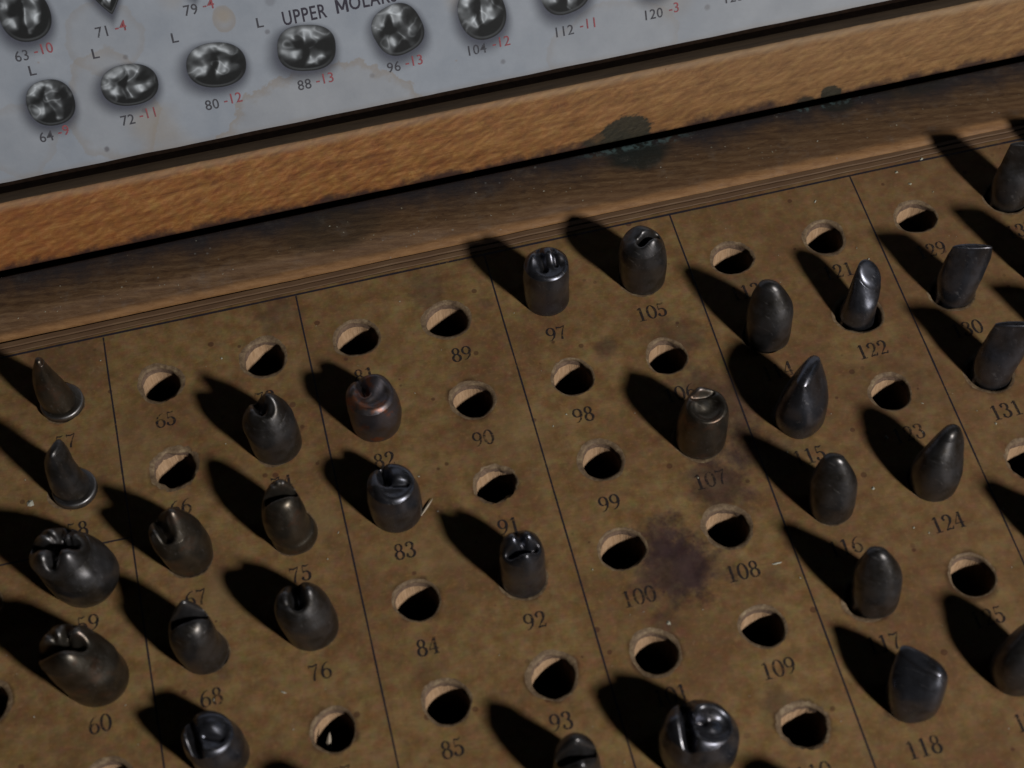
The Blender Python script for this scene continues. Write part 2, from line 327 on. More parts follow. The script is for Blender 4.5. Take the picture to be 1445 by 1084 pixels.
def build_board():
    verts, faces, fm = [], [], []; grime = {}
    def V(*p): verts.append(p); return len(verts)-1
    def F(f, m): faces.append(f); fm.append(m)
    NS = 48
    rnd = random.Random(3)
    for c in COLS:
        for r in ROWS:
            x, y = cell(c, r); hx, hy = hole_centre(c, r)
            R = (.312 if (c, r) != (7, 1) else .345) + rnd.uniform(-.014, .016); ph = rnd.uniform(0, 6)
            wear = rnd.uniform(.02, .07); torn = 2.6 if (c, r) in ((0, 1), (3, 2), (5, 5), (1, 5), (8, 3)) else rnd.uniform(.7, 1.4)
            outer = []
            for i in range(NS):                                  # square outline of the cell
                t = (i/NS)*8; sgm = int(t) % 8; 
                a = 2*math.pi*i/NS; ca, sa = math.cos(a), math.sin(a); m = max(abs(ca), abs(sa))
                outer.append(V(x+ca/m*PX/2, y+sa/m*PY/2, 0))
            rings = [outer]
            prof = [(R+.17, 0.0, 0), (R+.026+wear*.75, 0.0, 0), (R+.012+wear*.45, -.008, 1), (R+.006, -.02, 1), (R+.002, -.045, 1), (R, -.09, 2), (R-.004, -.14, 2), (R-.006, -.155, 3), (R-.006, -.6, 3), (R-.008, -1.6, 3)]
            amt = rnd.choice((.25, .45, .6, .9))
            for j, (rr, z, m) in enumerate(prof):
                ring = []
                for i in range(NS):
                    a = 2*math.pi*i/NS
                    w = .012*math.sin(2*a+ph)+.008*math.sin(3*a+ph*2)
                    if j == 1: w += .5*wear*noise.noise(Vector((math.cos(a)*1.5+c*5, math.sin(a)*1.5+r*7, 9)))+.016*torn*noise.noise(Vector((math.cos(a)*7+c*5, math.sin(a)*7+r*7, 9)))
                    if 2 <= j <= 5: w += .018*torn*noise.noise(Vector((math.cos(a)*2.3+c*5, math.sin(a)*2.3+r*7, j*.35)))
                    if j in (6, 7): w += .014*torn*noise.noise(Vector((math.cos(a)*4+c*5, math.sin(a)*4+r*7, 3)))
                    ring.append(V(hx+math.cos(a)*(rr+w), hy+math.sin(a)*(rr+w), z))
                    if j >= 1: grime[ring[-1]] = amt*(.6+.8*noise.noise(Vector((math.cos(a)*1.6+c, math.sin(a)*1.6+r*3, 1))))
                rings.append(ring)
            ms = [0]+[p[2] for p in prof[1:]]
            for j in range(len(rings)-1):
                for i in range(NS):
                    F((rings[j][i], rings[j][(i+1) % NS], rings[j+1][(i+1) % NS], rings[j+1][i]), ms[j])
            F(tuple(rings[-1]), 3)
    x0, x1 = -4.5*PX, 12.5*PX; y1, y0 = PY/2, -7.5*PY
    def rect(a, b, c_, d, m=0):
        F((V(a, c_, 0), V(b, c_, 0), V(b, d, 0), V(a, d, 0)), m)
    rect(x0, x1, y1, 1.19); rect(x0-1, x0, y0-1, 1.19); rect(x1, x1+1, y0-1, 1.19); rect(x0, x1, y0-1, y0)
    # outer faces of the board
    zb = -1.7
    for a, b in (((x0-1, 1.19), (x1+1, 1.19)), ((x1+1, 1.19), (x1+1, y0-1)), ((x1+1, y0-1), (x0-1, y0-1)), ((x0-1, y0-1), (x0-1, 1.19))):
        F((V(*a, 0), V(*b, 0), V(*b, zb), V(*a, zb)), 3)
    ob = mesh_obj('numbered_board', verts, faces, [M_board, M_lip, M_bore2, M_bore], fm=fm, smooth=False)
    ga = ob.data.attributes.new('grime', 'FLOAT', 'POINT')
    for i, v in grime.items(): ga.data[i].value = max(0, v)
    for pl in ob.data.polygons:
        if pl.material_index in (1, 2, 3) and len(pl.vertices) == 4: pl.use_smooth = True
    return tag(ob, 'brown varnished board ruled into columns with numbered round holes', 'peg board')
board = build_board()

# --- old-style serif numerals: strokes of varying width
def arc(cx, cy, rx, ry, a0, a1, n=18, w0=.05, w1=.05, wm=None):
    out = []
    for i in range(n+1):
        t = i/n; a = math.radians(a0+(a1-a0)*t)
        # thick where the stroke runs vertical, thin where it runs flat
        v = abs(math.cos(a)); w = w0+(w1-w0)*v
        out.append((cx+rx*math.cos(a), cy+ry*math.sin(a), w))
    return out
TH, TK = .050, .150
def ln(*p): return [tuple(q) for q in p]
DIG = {
 '0': [arc(.3, .5, .235, .47, 90, 450, 32, TH, TK)],
 '1': [ln((.3, .98, TK), (.3, .03, TK)), ln((.12, .84, TH), (.22, .90, .05), (.3, .96, .07)), ln((.10, .02, .045), (.50, .02, .045))],
 '2': [arc(.29, .71, .20, .25, 170, 0, 16, TH, TK) + ln((.49, .66, TK), (.42, .47, TK*.8), (.24, .25, .05), (.10, .05, .04)), ln((.08, .05, .09), (.30, .09, .09), (.46, .05, .09), (.53, .22, .03)), arc(.13, .70, .035, .04, 0, 360, 10, .07, .07)],
 '3': [arc(.27, .745, .19, .22, 160, -80, 18, TH, TK), arc(.27, .27, .225, .255, 85, -160, 20, TH, TK), arc(.12, .78, .03, .035, 0, 360, 10, .07, .07), arc(.09, .23, .03, .035, 0, 360, 10, .07, .07)],
 '4': [ln((.40, .98, TK), (.40, .02, TK)), ln((.38, .96, .035), (.05, .30, .035)), ln((.04, .30, .05), (.56, .30, .05)), ln((.26, .02, .045), (.54, .02, .045))],
 '5': [ln((.14, .96, .09), (.34, .90, .09), (.48, .97, .04)), ln((.14, .95, .035), (.12, .52, .035)), arc(.26, .31, .225, .28, 125, -160, 22, TH, TK), arc(.09, .22, .03, .035, 0, 360, 10, .07, .07)],
 '6': [arc(.31, .29, .215, .27, 0, 360, 24, TH, TK*.9), [(.50, .95, .03), (.34, .90, .05), (.17, .72, .09), (.10, .45, TK), (.095, .3, TK)]],
 '7': [ln((.06, .92, .10), (.28, .86, .10), (.53, .96, .05)), ln((.53, .95, .03), (.36, .55, .07), (.27, .25, .11), (.25, .03, .12)), ln((.06, .98, .03), (.06, .78, .03))],
 '8': [arc(.3, .745, .17, .22, 90, 450, 22, TH, TK*.85), arc(.3, .265, .215, .25, 90, 450, 24, TH, TK)],
 '9': [arc(.29, .69, .215, .27, 0, 360, 24, TH, TK*.9), [(.10, .05, .03), (.26, .08, .05), (.43, .26, .09), (.50, .52, TK), (.505, .68, TK)]],
}
def stroke(path, verts, faces, sx, sy, ox, oy, z):
    n = len(path); base = len(verts)
    closed = (abs(path[0][0]-path[-1][0]) + abs(path[0][1]-path[-1][1])) < 1e-4
    for i, (x, y, w_) in enumerate(path):
        a = path[max(i-1, 0)]; b = path[min(i+1, n-1)]
        if closed and i in (0, n-1): a, b = path[-2], path[1]
        dx, dy = (b[0]-a[0])*sx, (b[1]-a[1])*sy; L = math.hypot(dx, dy) or 1
        nx, ny = -dy/L, dx/L; hw = w_*.5*sy
        X, Y = ox+x*sx, oy+y*sy
        verts.append((X+nx*hw, Y+ny*hw, z)); verts.append((X-nx*hw, Y-ny*hw, z))
    for i in range(n-1):
        q = base+2*i; faces.append((q, q+1, q+3, q+2))
def number_mesh(txt, name, x, y, h, mat, parent, z=.004):
    adv = .62*h*1.02; verts, faces = [], []; wd = adv*len(txt)
    # each stroke a hair above the last one so that no two overlap in one plane
    zz = z; rot = random.Random(txt).uniform(-.02, .02)
    for i, ch in enumerate(txt):
        for st in DIG[ch]:
            stroke(st, verts, faces, h*1.0, h, -wd/2+i*adv, -h/2, zz); zz += .0006
        zz = z
    vs = [(x+v[0]*math.cos(rot)-v[1]*math.sin(rot), y+v[0]*math.sin(rot)+v[1]*math.cos(rot), v[2]) for v in verts]
    return mesh_obj(name, vs, faces, mat, parent)
rnd = random.Random(11)
for ci in range(-1, 10):
    for r in range(0, 6):
        num = 65+8*ci+r
        x, y = cell(ci, r)
        number_mesh(str(num), 'printed_number', x-.01+.004*0+rnd.uniform(-.012, .012), y-.722+rnd.uniform(-.012, .012), .270, M_ink, board)

# ruled lines
def ruled(name, x0, y0, x1, y1, wd, z=.0035):
    n = 60; verts, faces = [], []
    dx, dy = x1-x0, y1-y0; L = math.hypot(dx, dy); nx, ny = -dy/L, dx/L
    for i in range(n+1):
        t = i/n; ww = wd*.5*(1+.35*noise.noise(Vector((x0*3+t*30, y0, 1)))); j = .006*noise.noise(Vector((t*9, x0, 4)))
        X, Y = x0+dx*t+nx*j, y0+dy*t+ny*j
        verts += [(X+nx*ww, Y+ny*ww, z), (X-nx*ww, Y-ny*ww, z)]
    for i in range(n): faces.append((2*i, 2*i+1, 2*i+3, 2*i+2))
    return mesh_obj(name, verts, faces, M_line, board)
for X in (-3.94, -.80, 2.37, 5.54, 8.73, 11.89, 15.05, 18.2):
    ruled('ruled_line', X, 1.10, X+.0, -11.9, .025)
ruled('border_line', -7.6, 1.145, 20.4, 1.095, .038)
for i in range(4):
    pass
ruled('ruled_line', -3.94, -2.62, -.80, -2.655, .026)

# ------------------------------------------------------------------ wooden case: rail, box walls, lid
case = tag(empty('wooden_case', (6.5, 2.7, -1.8)), 'old oak case with a dark grimy rail and an orange-brown lid frame behind it', 'wooden case')
def place(o):                                                    # parent at an Empty that is not at the origin
    o.parent = case; o.matrix_parent_inverse = Matrix.Translation(case.location).inverted(); return o
def rail():
    xs = [-9+.15*i for i in range(int(31/.15)+1)]
    prof = [(1.315, -1.7), (1.315, -.02), (1.325, .02), (1.36, .055), (1.42, .085), (1.50, .10), (1.62, .105), (2.0, .105), (2.6, .105), (2.66, .10), (2.70, .08), (2.715, .03), (2.715, -1.7)]
    verts, faces = [], []
    for x in xs:
        wv = .018*noise.noise(Vector((x*.5, 0, 0)))+.006*noise.noise(Vector((x*3, 1, 0)))
        for j, (y, z) in enumerate(prof):
            tilt = -(x-2)*.0055 if j < 6 else 0
            dent = 0
            if 3 <= j <= 5: dent = -.012*abs(noise.noise(Vector((x*2.2, j, 3))))
            base = .115 if j < 3 else (.10 if j < 6 else .0)
            verts.append((x, y+.135+(wv+tilt if j < 6 else 0) if j < 6 else y, z+dent))
    m = len(prof)
    for i in range(len(xs)-1):
        for j in range(m-1): faces.append((i*m+j, (i+1)*m+j, (i+1)*m+j+1, i*m+j+1))
    return place(mesh_obj('rail', verts, faces, M_rim, smooth=True))
rail()
# thin wooden fillet between board and rail, with its own split lines
def strip(name, ya, yb, z, mat, sl=-.0045):
    verts, faces = [], []; n = 200
    for i in range(n+1):
        x = -9+31*i/n; t = (x-2)*sl; w1 = .010*noise.noise(Vector((x*1.4, ya, 5)))+.008*noise.noise(Vector((x*6, ya, 8)))
        for (yy, zz) in ((ya+w1, -.3), (ya+w1, z-.008), (ya+w1+.012, z), (yb+w1*.5-.012, z), (yb+w1*.5, z-.008), (yb+w1*.5, -.3)): verts.append((x, yy+t, zz))
    for i in range(n):
        for j in range(5): faces.append((i*6+j, (i+1)*6+j, (i+1)*6+j+1, i*6+j+1))
    return place(mesh_obj(name, verts, faces, mat))
k = NT('brown_fillet_wood'); M_fil = k.fin(k.ramp(k.noise(2.4, 5, .65, k.mapping((.6, 2.2, 2))), [(.3, C(.145, .080, .044)), (.55, C(.175, .10, .053)), (.75, C(.21, .13, .07))]), .65, 0, k.bump(k.noise(3, 5, .65, k.mapping((.6, 3, 2))), .35, .02))
strip('fillet', 1.202, 1.300, .004, M_fil, 0)
strip('fillet', 1.312, 1.415, .014, M_fil, 0)
strip('crack_shade_strip', 1.19, 1.47, -.035, M_gap_shade, 0)  # added dark strip, stands in for the shade in the crack
def box(name, a, b, mat, par=None):
    (x0, y0, z0), (x1, y1, z1) = a, b
    vs = [(x, y, z) for x in (x0, x1) for y in (y0, y1) for z in (z0, z1)]
    fs = [(0, 1, 3, 2), (4, 6, 7, 5), (0, 4, 5, 1), (2, 3, 7, 6), (0, 2, 6, 4), (1, 5, 7, 3)]
    o = mesh_obj(name, vs, fs, mat, par)
    bv = o.modifiers.new('bevel', 'BEVEL'); bv.width = .03; bv.segments = 2; return o
place(box('case_floor', (-9, -14.4, -1.95), (22, 2.71, -1.75), M_dark))
place(box('case_side', (-9.9, -14.4, -1.95), (-9.02, 2.71, .105), M_rim))
place(box('case_side', (22.02, -14.4, -1.95), (22.9, 2.71, .105), M_rim))
place(box('case_front', (-9.9, -15.3, -1.95), (22.9, -14.42, .105), M_rim))

# lid: local frame, x along the hinge, y up the lid, z out of it towards the viewer
PHI = math.radians(65)
LM = Matrix(((1, 0, 0, 0), (0, math.cos(PHI), -math.sin(PHI), 2.80), (0, math.sin(PHI), math.cos(PHI), .05), (0, 0, 0, 1)))
def lid_place(o, par=None):
    o.matrix_world = LM; 
    if par is not None: o.parent = par; o.matrix_parent_inverse = par.matrix_world.inverted()
    return o
bpy.context.view_layer.update()
def lid_bar():
    prof = [(.03, -1.1), (.03, -.03), (.045, -.008), (.07, 0), (.6, .006), (1.14, 0), (1.19, -.012), (1.215, -.04), (1.22, -.08), (1.22, -.40), (1.222, -.80)]
    xs = [-9.9+.2*i for i in range(int(32.8/.2)+1)]; verts, faces = [], []; m = len(prof)
    for x in xs:
        for j, (y, z) in enumerate(prof):
            d = 0
            if j in (5, 6, 7): d = .012*noise.noise(Vector((x*1.1, j*.3, 2)))+.008*noise.noise(Vector((x*5, j*.3, 2)))
            verts.append((x, y+d, z))
    for i in range(len(xs)-1):
        for j in range(m-1): faces.append((i*m+j, (i+1)*m+j, (i+1)*m+j+1, i*m+j+1))
    fm = []
    for i in range(len(xs)-1):
        for j in range(m-1): fm.append(2 if j >= 9 else (1 if j >= 7 else 0))  # deepest part of the ledge is painted as shade
    return mesh_obj('lid', verts, faces, [M_lid, M_ledge, M_gap_shade], fm=fm, smooth=True)
lid = lid_bar(); lid_place(lid, case)
bpy.context.view_layer.update()
def lid_part(name, a, b, mat): 
    o = box(name, a, b, mat); o.matrix_world = LM; o.parent = lid; o.matrix_parent_inverse = lid.matrix_world.inverted(); return o
lid_part('lid_back', (-9.9, .03, -1.25), (22.9, 19.5, -1.11), M_dark)
lid_part('lid_frame', (-9.9, 1.23, -1.1), (-8.7, 19.5, 0), M_lid)
lid_part('lid_frame', (21.7, 1.23, -1.1), (22.9, 19.5, 0), M_lid)
lid_part('lid_frame', (-8.68, 18.3, -1.1), (21.68, 19.5, 0), M_lid)
lid_part('lid_gap_shade', (-8.6, 1.23, -1.08), (21.6, 1.50, -.62), M_gap_shade)  # added dark block, paints the shade below the card's edge

# ------------------------------------------------------------------ tooth chart
CH = -.50
verts, faces = [], []
nx, ny = 120, 40
X0, X1, Y0, Y1 = -8.5, 21.5, 1.36, 18.2
def cz(x, y): return 0.0
for j in range(2):
    for i in range(nx+1):
        x = X0+(X1-X0)*i/nx
        verts.append((x, Y0+.010*noise.noise(Vector((x*1.5, 0, 0)))+.004*noise.noise(Vector((x*7, 0, 0))) if j == 0 else Y1, CH))
for i in range(nx): faces.append((i, i+1, nx+1+i+1, nx+1+i))
chart = mesh_obj('tooth_chart', verts, faces, M_chart)
sol = chart.modifiers.new('thickness', 'SOLIDIFY'); sol.thickness = .10; sol.offset = -1
lid_place(chart)
tag(chart, 'stained white card with printed molar pictures, set in the lid', 'chart')
bpy.context.view_layer.update()
def on_chart(o):
    o.matrix_world = LM; o.parent = chart; o.matrix_parent_inverse = chart.matrix_world.inverted(); return o

def text_mesh(name, txt, x, y, h, mat, sx=1.0, ang=0, bold=0, align='CENTER', z=.006, space=1.0):
    cu = bpy.data.curves.new(name, 'FONT'); cu.body = txt; cu.size = 1; cu.align_x = align; cu.align_y = 'CENTER'; cu.offset = bold; cu.resolution_u = 3
    cu.space_character = space
    tmp = bpy.data.objects.new('tmp', cu); me = bpy.data.meshes.new_from_object(tmp)
    bpy.data.objects.remove(tmp); bpy.data.curves.remove(cu)
    s = h/.70
    ca, sa = math.cos(ang), math.sin(ang)
    for v in me.vertices:
        a, b = v.co.x*s*sx, v.co.y*s
        v.co = (x+a*ca-b*sa, y+a*sa+b*ca, CH+z)
    me.materials.clear(); me.materials.append(mat); me.name = name
    o = bpy.data.objects.new(name, me); link(o); return on_chart(o)
for a, b, x, y in (('64', '-9', -.90, 2.01), ('72', '-11', .51, 2.01), ('80', '-12', 1.90, 1.98), ('88', '-13', 3.45, 2.0), ('96', '-13', 4.96, 1.99), ('104', '-12', 6.38, 2.0),
                   ('112', '-11', 7.89, 2.01), ('120', '-3', 9.37, 1.99), ('63', '-10', -.83, 3.42), ('71', '-4', .42, 3.55), ('79', '-4', 1.85, 3.62), ('128', '-4', 10.78, 2.0)):
    wt = .145*(len(a)+len(b))
    rj = random.Random(a); dy = rj.uniform(.03, .06)
    x += .06; text_mesh('printed_number', a, x-wt/2, y-.02, .175, M_cink, .92, 0, .006, 'LEFT', space=1.05)
    text_mesh('printed_red_number', b, x-wt/2+.145*len(a)+.02, y+dy-.02, .175, M_cred, .92, 0, .006, 'LEFT', .0062, space=1.05)
for x, y in ((-.93, 3.13), (.10, 3.20), (1.38, 3.20), (2.76, 3.17)):
    text_mesh('printed_letter', 'L', x, y, .165, M_cink, 1.05, -.02, .012)
text_mesh('printed_heading', 'UPPER', 3.13, 3.15, .235, M_cbold, .70, 0, .012, 'LEFT', space=1.12)
text_mesh('printed_heading', 'OLARS', 4.235, 3.185, .235, M_cbold, .72, 0, .012, 'LEFT', space=1.12)
vs_, fs_ = [], []                                                # the capital M, drawn stroke by stroke
for q_, st_ in enumerate(([(.06, 0, .16), (.06, 1, .16)], [(.74, 0, .16), (.74, 1, .16)], [(.08, .98, .14), (.40, .22, .14)], [(.72, .98, .14), (.40, .22, .14)])):
    stroke(st_, vs_, fs_, .235, .235, 4.025, 3.185-.1175, CH+.006+.0006*q_)
on_chart(mesh_obj('printed_heading', vs_, fs_, M_cbold))

def tooth_print(x, y, rx, ry, ang, seed, kind='molar'):
    """printed half-tone picture: grey levels of a crown photograph, stored per vertex"""
    NR, NA = 44, 96; rn = random.Random(seed)
    sq = rn.uniform(2.2, 2.6)
    cus = [(-.46+rn.uniform(-.06, .06), .40, .30), (.44, .42+rn.uniform(-.06, .06), .32), (-.44, -.42, .34), (.46+rn.uniform(-.06, .06), -.40, .30)]
    if kind == 'point': cus = [(0, .3, .4), (0, -.5, .25)]
    def H(u, v):
        h = .55*(1-min(1.2, (u*u+v*v))**2.0)
        for a, b, s in cus: h += .40*math.exp(-((u-a)**2+(v-b)**2)/(2*s*s*.55))
        h -= .34*math.exp(-((u+.10*math.sin(4*v+seed))/.17)**2)*math.exp(-(v/.7)**4)
        h += .40*noise.noise(Vector((u*1.5+seed, v*1.5, 0)))+.05*noise.noise(Vector((u*4+seed, v*4, 3)))
        return h
    Lp = Vector((-.35, .62, .70)).normalized()
    verts, faces, cols = [], [], []
    ca, sa = math.cos(ang), math.sin(ang)
    for i in range(NR+1):
        rho = i/NR*1.42
        for j in range(NA):
            t = 2*math.pi*j/NA; c_, s_ = math.cos(t), math.sin(t)
            k_ = (abs(c_)**sq+abs(s_)**sq)**(-1/sq)
            if kind == 'point' and s_ < 0: k_ = 1/(abs(c_)**1.15+abs(s_)**1.15)**(1/1.15)
            u, v = rho*c_, rho*s_
            # shadow halo lies lower left of the crown
            hx, hy = (-.07, -.12) if rho > 1 else (0, 0)
            f = max(0, (rho-1)/.42)
            px, py = rx*k_*u+hx*f*rx*2.2, ry*k_*v+hy*f*ry*2.2
            verts.append((x+px*ca-py*sa, y+px*sa+py*ca, CH+.0045))
            if rho <= 1.0:
                e = .02; dx = (H(u+e, v)-H(u-e, v))/(2*e); dy = (H(u, v+e)-H(u, v-e))/(2*e)
                N = Vector((-dx, -dy, .9)).normalized(); d = N.dot(Lp)
                g = .03+.24*max(0, d)**1.6+.62*max(0, d)**9
                sp = math.exp(-((noise.noise(Vector((u*2.1+seed*3, v*2.1, 2)))-.20)/.09)**2)
                g += .42*sp*max(0, d)
                rim = max(0, (rho-.84)/.16); g = g*(1-rim*.78)+.03*rim
                if .84 < rho < .95 and s_ < -.3: g += .16*max(0, -s_-.3)*(1-abs(rho-.895)/.055)
                al = min(1, (1.0-rho)/.03+.55) 
                cols.append((g*.72, g*.78, g*.86, al))
            else:
                lowleft = .5+.5*math.cos(t-math.radians(250))
                al = (1-f)**1.8*(.22+.62*lowleft)
                cols.append((.13, .14, .19, al if f < 1 else 0))
    for i in range(NR):
        for j in range(NA):
            faces.append((i*NA+j, i*NA+(j+1) % NA, (i+1)*NA+(j+1) % NA, (i+1)*NA+j))
    me = bpy.data.meshes.new('printed_tooth'); me.from_pydata(verts, [], faces[NA:] + [tuple(NA+q for q in range(NA))])
    at = me.color_attributes.new('tone', 'FLOAT_COLOR', 'POINT')
    for i, c_ in enumerate(cols): at.data[i].color = c_
    me.materials.append(M_print); o = bpy.data.objects.new('printed_tooth', me); link(o); return on_chart(o)
for i, (x, y, rx, ry, a, kd) in enumerate(((-.79, 2.55, .385, .40, .0, 'molar'), (.50, 2.58, .465, .36, -.05, 'molar'), (1.93, 2.62, .49, .39, -.12, 'molar'), (3.42, 2.60, .485, .40, -.16, 'molar'),
        (4.95, 2.60, .415, .44, .32, 'molar'), (6.37, 2.60, .40, .48, .18, 'molar'), (7.79, 2.72, .43, .44, .2, 'molar'), (9.35, 2.74, .36, .44, 0, 'molar'), (10.8, 2.7, .3, .4, 0, 'point'),
        (-.79, 4.04, .40, .44, .05, 'molar'), (.52, 4.20, .26, .42, 0, 'point'), (1.85, 4.25, .26, .42, 0, 'point'), (-2.3, 2.5, .35, .4, 0, 'molar'), (3.4, 4.2, .35, .4, 0, 'molar'))):
    tooth_print(x, y, rx, ry, a, i*1.7+.4, kd)

# ------------------------------------------------------------------ tooth-form dies
def smooth_keys(keys, t):
    n = len(keys)-1; s = t*n; i = min(int(s), n-1); f = s-i
    k0, k1, k2, k3 = keys[max(i-1, 0)], keys[i], keys[i+1], keys[min(i+2, n)]
    out = []
    for a, b, c, d in zip(k0, k1, k2, k3):
        m1, m2 = (c-a)*.5, (d-b)*.5
        if (c-b)*(b-a) <= 0: m1 = 0
        if (d-c)*(c-b) <= 0: m2 = 0
        out.append((2*f**3-3*f*f+1)*b+(f**3-2*f*f+f)*m1+(-2*f**3+3*f*f)*c+(f**3-f*f)*m2)
    return out
def segd(px, py, s):
    x1, y1, x2, y2 = s; dx, dy = x2-x1, y2-y1; t = max(0, min(1, ((px-x1)*dx+(py-y1)*dy)/(dx*dx+dy*dy)))
    return math.hypot(px-x1-dx*t, py-y1-dy*t)
def cap_height(feats, u, v):
    h = 0
    for f in feats:
        if f[0] == 'b': h += f[4]*math.exp(-((u-f[1])**2+(v-f[2])**2)/(2*f[3]**2))
        elif f[0] == 'g': d = segd(u, v, f[1:5]); h -= f[6]*math.exp(-(d/f[5])**2)*(1-.62*min(1, u*u+v*v)**3)
        elif f[0] == 'd':                                       # dish: cx cy r depth
            d = math.hypot(u-f[1], v-f[2])/f[3]; h -= f[4]*(1/(1+math.exp((d-1)*9)))*(1-.35*d*d if d < 1 else .65)
        elif f[0] == 's': h += f[1]*u+f[2]*v                    # slope
    return h
SHAPES = {}
def die_mesh(keys, feats, rnd_c=.10, pw=7, seed=0, sq=2.0, crown_only=True, lump=.010):
    """keys: (z, cx, cy, a, b, angle in degrees) cross sections from inside the hole to the crown rim"""
    NA, NS, NC = 72, 44, 30; verts, faces = [], []
    top = keys[-1]
    def sect(kk, th, rho=1.0):
        z, cx, cy, a, b, ang = kk; c_, s_ = math.cos(th), math.sin(th)
        m = (abs(c_)**sq+abs(s_)**sq)**(-1/sq) if sq != 2 else 1
        u, v = c_*m*rho, s_*m*rho; an = math.radians(ang)
        x, y = a*u, b*v
        return cx+x*math.cos(an)-y*math.sin(an), cy+x*math.sin(an)+y*math.cos(an)
    hr = [cap_height(feats, math.cos(2*math.pi*j/NA), math.sin(2*math.pi*j/NA)) for j in range(NA)]
    zb = keys[0][0]
    for i in range(NS+1):
        t = i/NS; kk = smooth_keys(keys, t)
        for j in range(NA):
            th = 2*math.pi*j/NA; x, y = sect(kk, th)
            w = max(0, (kk[0]-.35*top[0])/(.65*top[0])); w = w*w*(3-2*w) if w < 1 else 1
            z = kk[0]+hr[j]*w-rnd_c*w
            l = lump*(1.5*noise.noise(Vector((x*3.0+seed, y*3.0, z*2.2)))-.9*abs(noise.noise(Vector((x*5+seed, y*5, z*4)))))*min(1, max(0, z*3))
            verts.append((x+l*math.cos(th), y+l*math.sin(th), z))
    for i in range(NS):
        for j in range(NA): faces.append((i*NA+j, i*NA+(j+1) % NA, (i+1)*NA+(j+1) % NA, (i+1)*NA+j))
    base = NS*NA
    for i in range(1, NC):
        rho = math.cos(i/NC*math.pi/2)**.9 if i < NC else 0
        ring = []
        for j in range(NA):
            th = 2*math.pi*j/NA; x, y = sect(top, th, rho)
            h = cap_height(feats, math.cos(th)*rho, math.sin(th)*rho)
            z = top[0]+h-rnd_c*rho**pw+.002*noise.noise(Vector((x*5+seed, y*5, 0)))
            verts.append((x, y, z)); ring.append(len(verts)-1)
        prev = list(range(base, base+NA)) if i == 1 else last
        for j in range(NA): faces.append((prev[j], prev[(j+1) % NA], ring[(j+1) % NA], ring[j]))
        last = ring
    cx, cy = sect(top, 0, 0); verts.append((cx, cy, top[0]+cap_height(feats, 0, 0))); c0 = len(verts)-1
    for j in range(NA): faces.append((last[j], last[(j+1) % NA], c0))
    faces.append(tuple(reversed(range(NA))))
    return verts, faces
def die(c, r, keys, feats, mat, label, group, name='tooth_form', sub=None, dx=0, dy=0, cat='tooth form', **kw):
    x, y = cell(c, r); hx, hy = hole_centre(c, r)
    verts, faces = die_mesh(keys, feats, seed=c*3.1+r*1.7, **kw)
    for i, v in enumerate(verts):                                # the shank below the board fits its hole
        if v[2] < -.004:
            ax, ay = x+dx+v[0]-hx, y+dy+v[1]-hy; d = math.hypot(ax, ay)
            if d > .286: verts[i] = (v[0]-ax*(1-.286/d), v[1]-ay*(1-.286/d), v[2])
    o = mesh_obj(name, verts, faces, MATS[mat], smooth=True); o.location = (x+dx, y+dy, 0)
    tag(o, label, cat, group)
    if sub:                                                      # round collar standing proud of the board
        z, cx, cy, rr, hh = sub
        prof = [(0, -.5), (1, -.5), (1, 0), (1.0, hh*.7), (.97, hh*.92), (.90, hh), (.60, hh*1.02)]; vs, fs = [], []; NA = 48
        for (q, zz) in prof[1:]:
            for j in range(NA): vs.append((cx+rr*q*math.cos(2*math.pi*j/NA), cy+rr*q*math.sin(2*math.pi*j/NA), zz))
        for i in range(len(prof)-2):
            for j in range(NA): fs.append((i*NA+j, i*NA+(j+1) % NA, (i+1)*NA+(j+1) % NA, (i+1)*NA+j))
        fs.append(tuple(range((len(prof)-2)*NA, (len(prof)-1)*NA)))
        mesh_obj('collar', vs, fs, MATS[mat], o, smooth=True)
    return o
GP, GM, GC, GI, GL = 'tooth forms with two blunt cusps', 'large molar tooth forms', 'pointed tooth forms at the right', 'flat chisel-edged tooth forms', 'slender tooth forms at the left edge'

# --- column 57..64 : two slender pegs with collars, two big molars
die(-1, 0, [(-.5, -.02, 0, .27, .27, 0), (0, -.02, 0, .27, .27, 0), (.25, -.05, 0, .255, .25, 0), (.65, -.08, .01, .21, .22, 0), (1.0, -.08, .0, .15, .17, 0), (1.30, -.05, 0, .07, .09, 0)], [], 'n',
    'sharp slender peg on a round collar, uppermost at the left edge', GL, sub=(0, .01, .0, .345, .10), rnd_c=.09, pw=3)
die(-1, 1, [(-.5, .02, 0, .29, .29, 0), (0, .02, 0, .29, .29, 0), (.3, -.02, 0, .27, .26, 0), (.7, -.02, .0, .235, .22, 30), (1.05, .01, .0, .21, .16, 50), (1.27, .04, .0, .165, .07, 60)], [], 's',
    'slender chisel-tipped peg on a collar, just above the printed 58', GL, sub=(0, .04, -.02, .345, .11), rnd_c=.05, pw=4)
die(-1, 2, [(-.5, 0, 0, .35, .35, 0), (0, .03, -.04, .45, .42, -20), (.2, .05, -.03, .53, .48, -25), (.5, .02, -.02, .54, .50, -30), (.80, -.06, .02, .50, .48, -30), (1.02, -.14, .05, .45, .43, -25)],
    [('b', -.5, .35, .30, .14), ('b', .50, .40, .30, .14), ('b', -.35, -.55, .28, .16), ('b', .55, -.35, .32, .20), ('g', -.9, .55, -.25, .35, .10, .10), ('g', .25, .9, .3, .3, .10, .10), ('g', -.80, .02, .50, .20, .20, .27), ('g', -.05, .9, .05, -.6, .15, .20)], 's',
    'bulging four-cusped molar form standing on the short cross line', GM, rnd_c=.20, pw=3.2, lump=.02)
